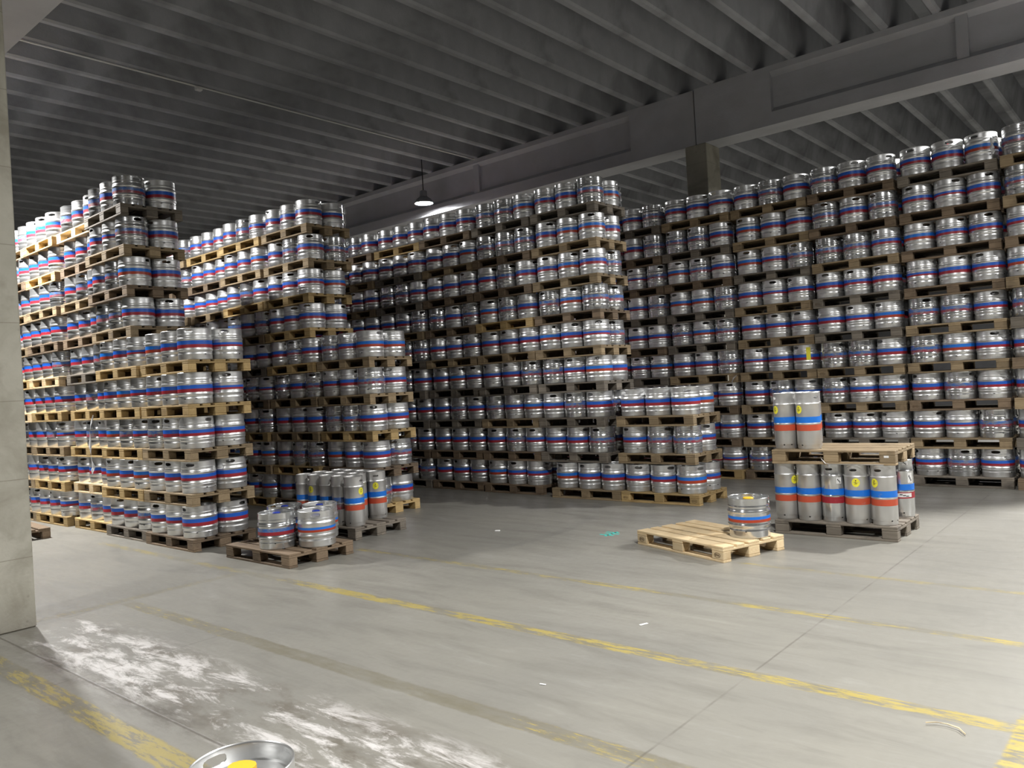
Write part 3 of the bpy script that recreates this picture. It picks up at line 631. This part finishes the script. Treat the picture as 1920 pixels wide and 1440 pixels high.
def stamps_long(ob, ys, w=.075):
    for yy in ys: stamp(ob, -.4012, yy, .062, -PI/2, w)
stamps_long(newp, (-.527, .527))
for q in pals:
    if (q['R'], q['s'], q['l']) in (('C', 0, 0),): stamps_long(q['ob'], (-.527, .527))
    if (q['R'], q['s'], q['l']) in (('D', 2, 3), ('D', 1, 2), ('D', 2, 5)): stamps_long(q['ob'], (.527,))

# ------------------------------------------------------------------ small things
best = min([k for k in kegs if k['R'] == 'D' and k['l'] == 3 and k['ix'] == 0], key=lambda k: abs(k['y']-4.33))
if 'ob' in best:
    tag(link('yellow_note', patch('yellow_note', .1987, toward(best['x'], best['y'])-best['rz']+.12, .235, .062, .19, M_YELST), best['ob']), 'tall yellow paper note')
def ribbon(name, pts, widths, mat, label, cat, parent=None, nrm=(-1, 0, 0), th=.0015):
    mb = MB(); N = Vector(nrm)
    for i, p in enumerate(pts):
        p = Vector(p); d = (Vector(pts[min(i+1, len(pts)-1)])-Vector(pts[max(i-1, 0)])).normalized(); s = d.cross(N).normalized(); tw = math.sin(i*1.7)*.5; s2 = (s*math.cos(tw)+N*math.sin(tw)); n2 = d.cross(s2)
        w = widths[i % len(widths)]/2
        mb.v += [tuple(p-s2*w-n2*th), tuple(p+s2*w-n2*th), tuple(p+s2*w+n2*th), tuple(p-s2*w+n2*th)]
    for i in range(len(pts)-1):
        for k in range(4): mb.f.append((4*i+k, 4*i+(k+1) % 4, 4*i+4+(k+1) % 4, 4*i+4+k)); mb.m.append(0)
    mb.f += [(0, 1, 2, 3), tuple(4*len(pts)-4+k for k in (3, 2, 1, 0))]; mb.m += [0, 0]
    o = link(name, mb.me(name, [mat], True), parent)
    if label: tag(o, label, cat)
    return o
ribbon('plastic_strap', [(4.425, 11.20, 1.62), (4.42, 11.23, 1.56), (4.415, 11.28, 1.48), (4.415, 11.31, 1.40), (4.42, 11.32, 1.30), (4.415, 11.33, 1.20), (4.42, 11.33, 1.10), (4.415, 11.30, 1.0), (4.42, 11.26, .92), (4.415, 11.30, .87), (4.42, 11.33, .81)],
       [.02, .022, .02, .025, .03, .045, .05, .06, .055, .05, .02], M_FILM, 'white plastic strap dangling down the face of the leftmost keg wall', 'strap')
ribbon('plastic_strap', [(11.84, 5.42, 1.66), (11.83, 5.47, 1.62), (11.83, 5.50, 1.56), (11.84, 5.49, 1.48), (11.83, 5.47, 1.41)], [.012, .014, .012], M_FILM, 'pale plastic strap curling between two stacks of the rear wall', 'strap')
def film(x, y, z, h, label, seed):
    rd = random.Random(seed); pts = [(x+rd.uniform(-.012, .012), y+rd.uniform(-.012, .012), z+h*i/9) for i in range(10)]
    ribbon('plastic_film', pts, [.03, .05, .035, .06, .04], M_FILM, label, 'plastic film')
film(7.755, 9.835, 8*P+PZ, .36, 'crumpled clear film on the far top keg of the second keg wall', 3)
film(10.165, 6.345, 8*P+PZ, .30, 'crumpled clear film on the far top keg of the third keg wall', 4)
film(11.83, .53+L, 8*P+PZ+.05, .22, 'shiny film between the two rightmost top kegs of the rear wall', 6)
# bent steel strip under the upper right pallet
link('steel_strip', MB().tube([(8.10, 2.86, .727), (8.06, 2.84, .712), (8.055, 2.80, .668), (8.055, 2.76, .660), (8.06, 2.25, .662)], .004, 6).me('steel_strip', [M_BRUSH])).matrix_world = Matrix.Identity(4)
tag(C.objects['steel_strip'], 'bent thin steel strip under the upper right pallet', 'metal strip'); C.objects['steel_strip'].location = (-.0, 0, .075)
tag(link('paper_tag', MB().box(-.0014, 0, -.022, .022, -.010, .010).me('paper_tag', [M_WHITE]), up, (-.4005, -.52, .085)), 'white paper tag')
# cable conduit under a rib with its junction box
cy = 2.6+.725*13; r = empty('cable_conduit', (8, cy, 6.842)); tag(r, 'thin white conduit running along a ceiling rib with a junction box', 'conduit')
link('pipe', MB().tube([(-4.65, -.02, -.004), (5.2, -.02, -.004)], .014, 8).me('pipe', [M_WHITE]), r); link('junction_box', MB().box(-.05, .05, -.06, .02, -.06, .0, 0, .005).me('junction_box', [M_WHITE]), r, (-1.35, 0, -.004))
# litter on the floor
def scrap(x, y, w, l, rz, mat, label, name='paper_scrap', h=.006):
    mb = MB(); mb.box(-w/2, w/2, -l/2, l/2, 0, h, 0, min(h*.4, w*.2)); o = link(name, mb.me(name, [mat]), None, (x, y, 0), rz); tag(o, label, name.replace('_', ' ')); return o
scrap(6.90, 6.24, .045, .06, .4, M_WHITE, 'tiny white scrap on the floor in front of the second keg wall', h=.012)
scrap(4.69, 2.93, .02, .07, 1.2, M_WHITE, 'tiny white scrap on the floor between the two brightest yellow lines')
scrap(3.46, 2.85, .012, .04, .2, M_WHITE, 'tiny pale scrap beside the worn floor crack')
ribbon('wood_sliver', [(4.03, 1.005, .012), (4.055, .965, .014), (4.06, .92, .014), (4.045, .87, .013), (4.0, .835, .009)], [.005, .006], M_WOOD['fresh'], 'thin pale curved sliver lying on the floor, lower right', 'sliver', nrm=(0, 0, 1), th=.0015)
def paint_mark():
    m = MB()
    for (x0, x1, y0, y1) in ((7.22, 7.25, 4.84, 5.02), (7.30, 7.325, 4.82, 5.0), (7.37, 7.395, 4.86, 5.03), (7.17, 7.43, 4.90, 4.925)): m.box(x0, x1, y0, y1, 0, .0012)
    tag(link('paint_mark', m.me('paint_mark', [M_CYAN]), C.objects['floor']), 'turquoise spray paint mark')
paint_mark()
bpy.context.view_layer.update()
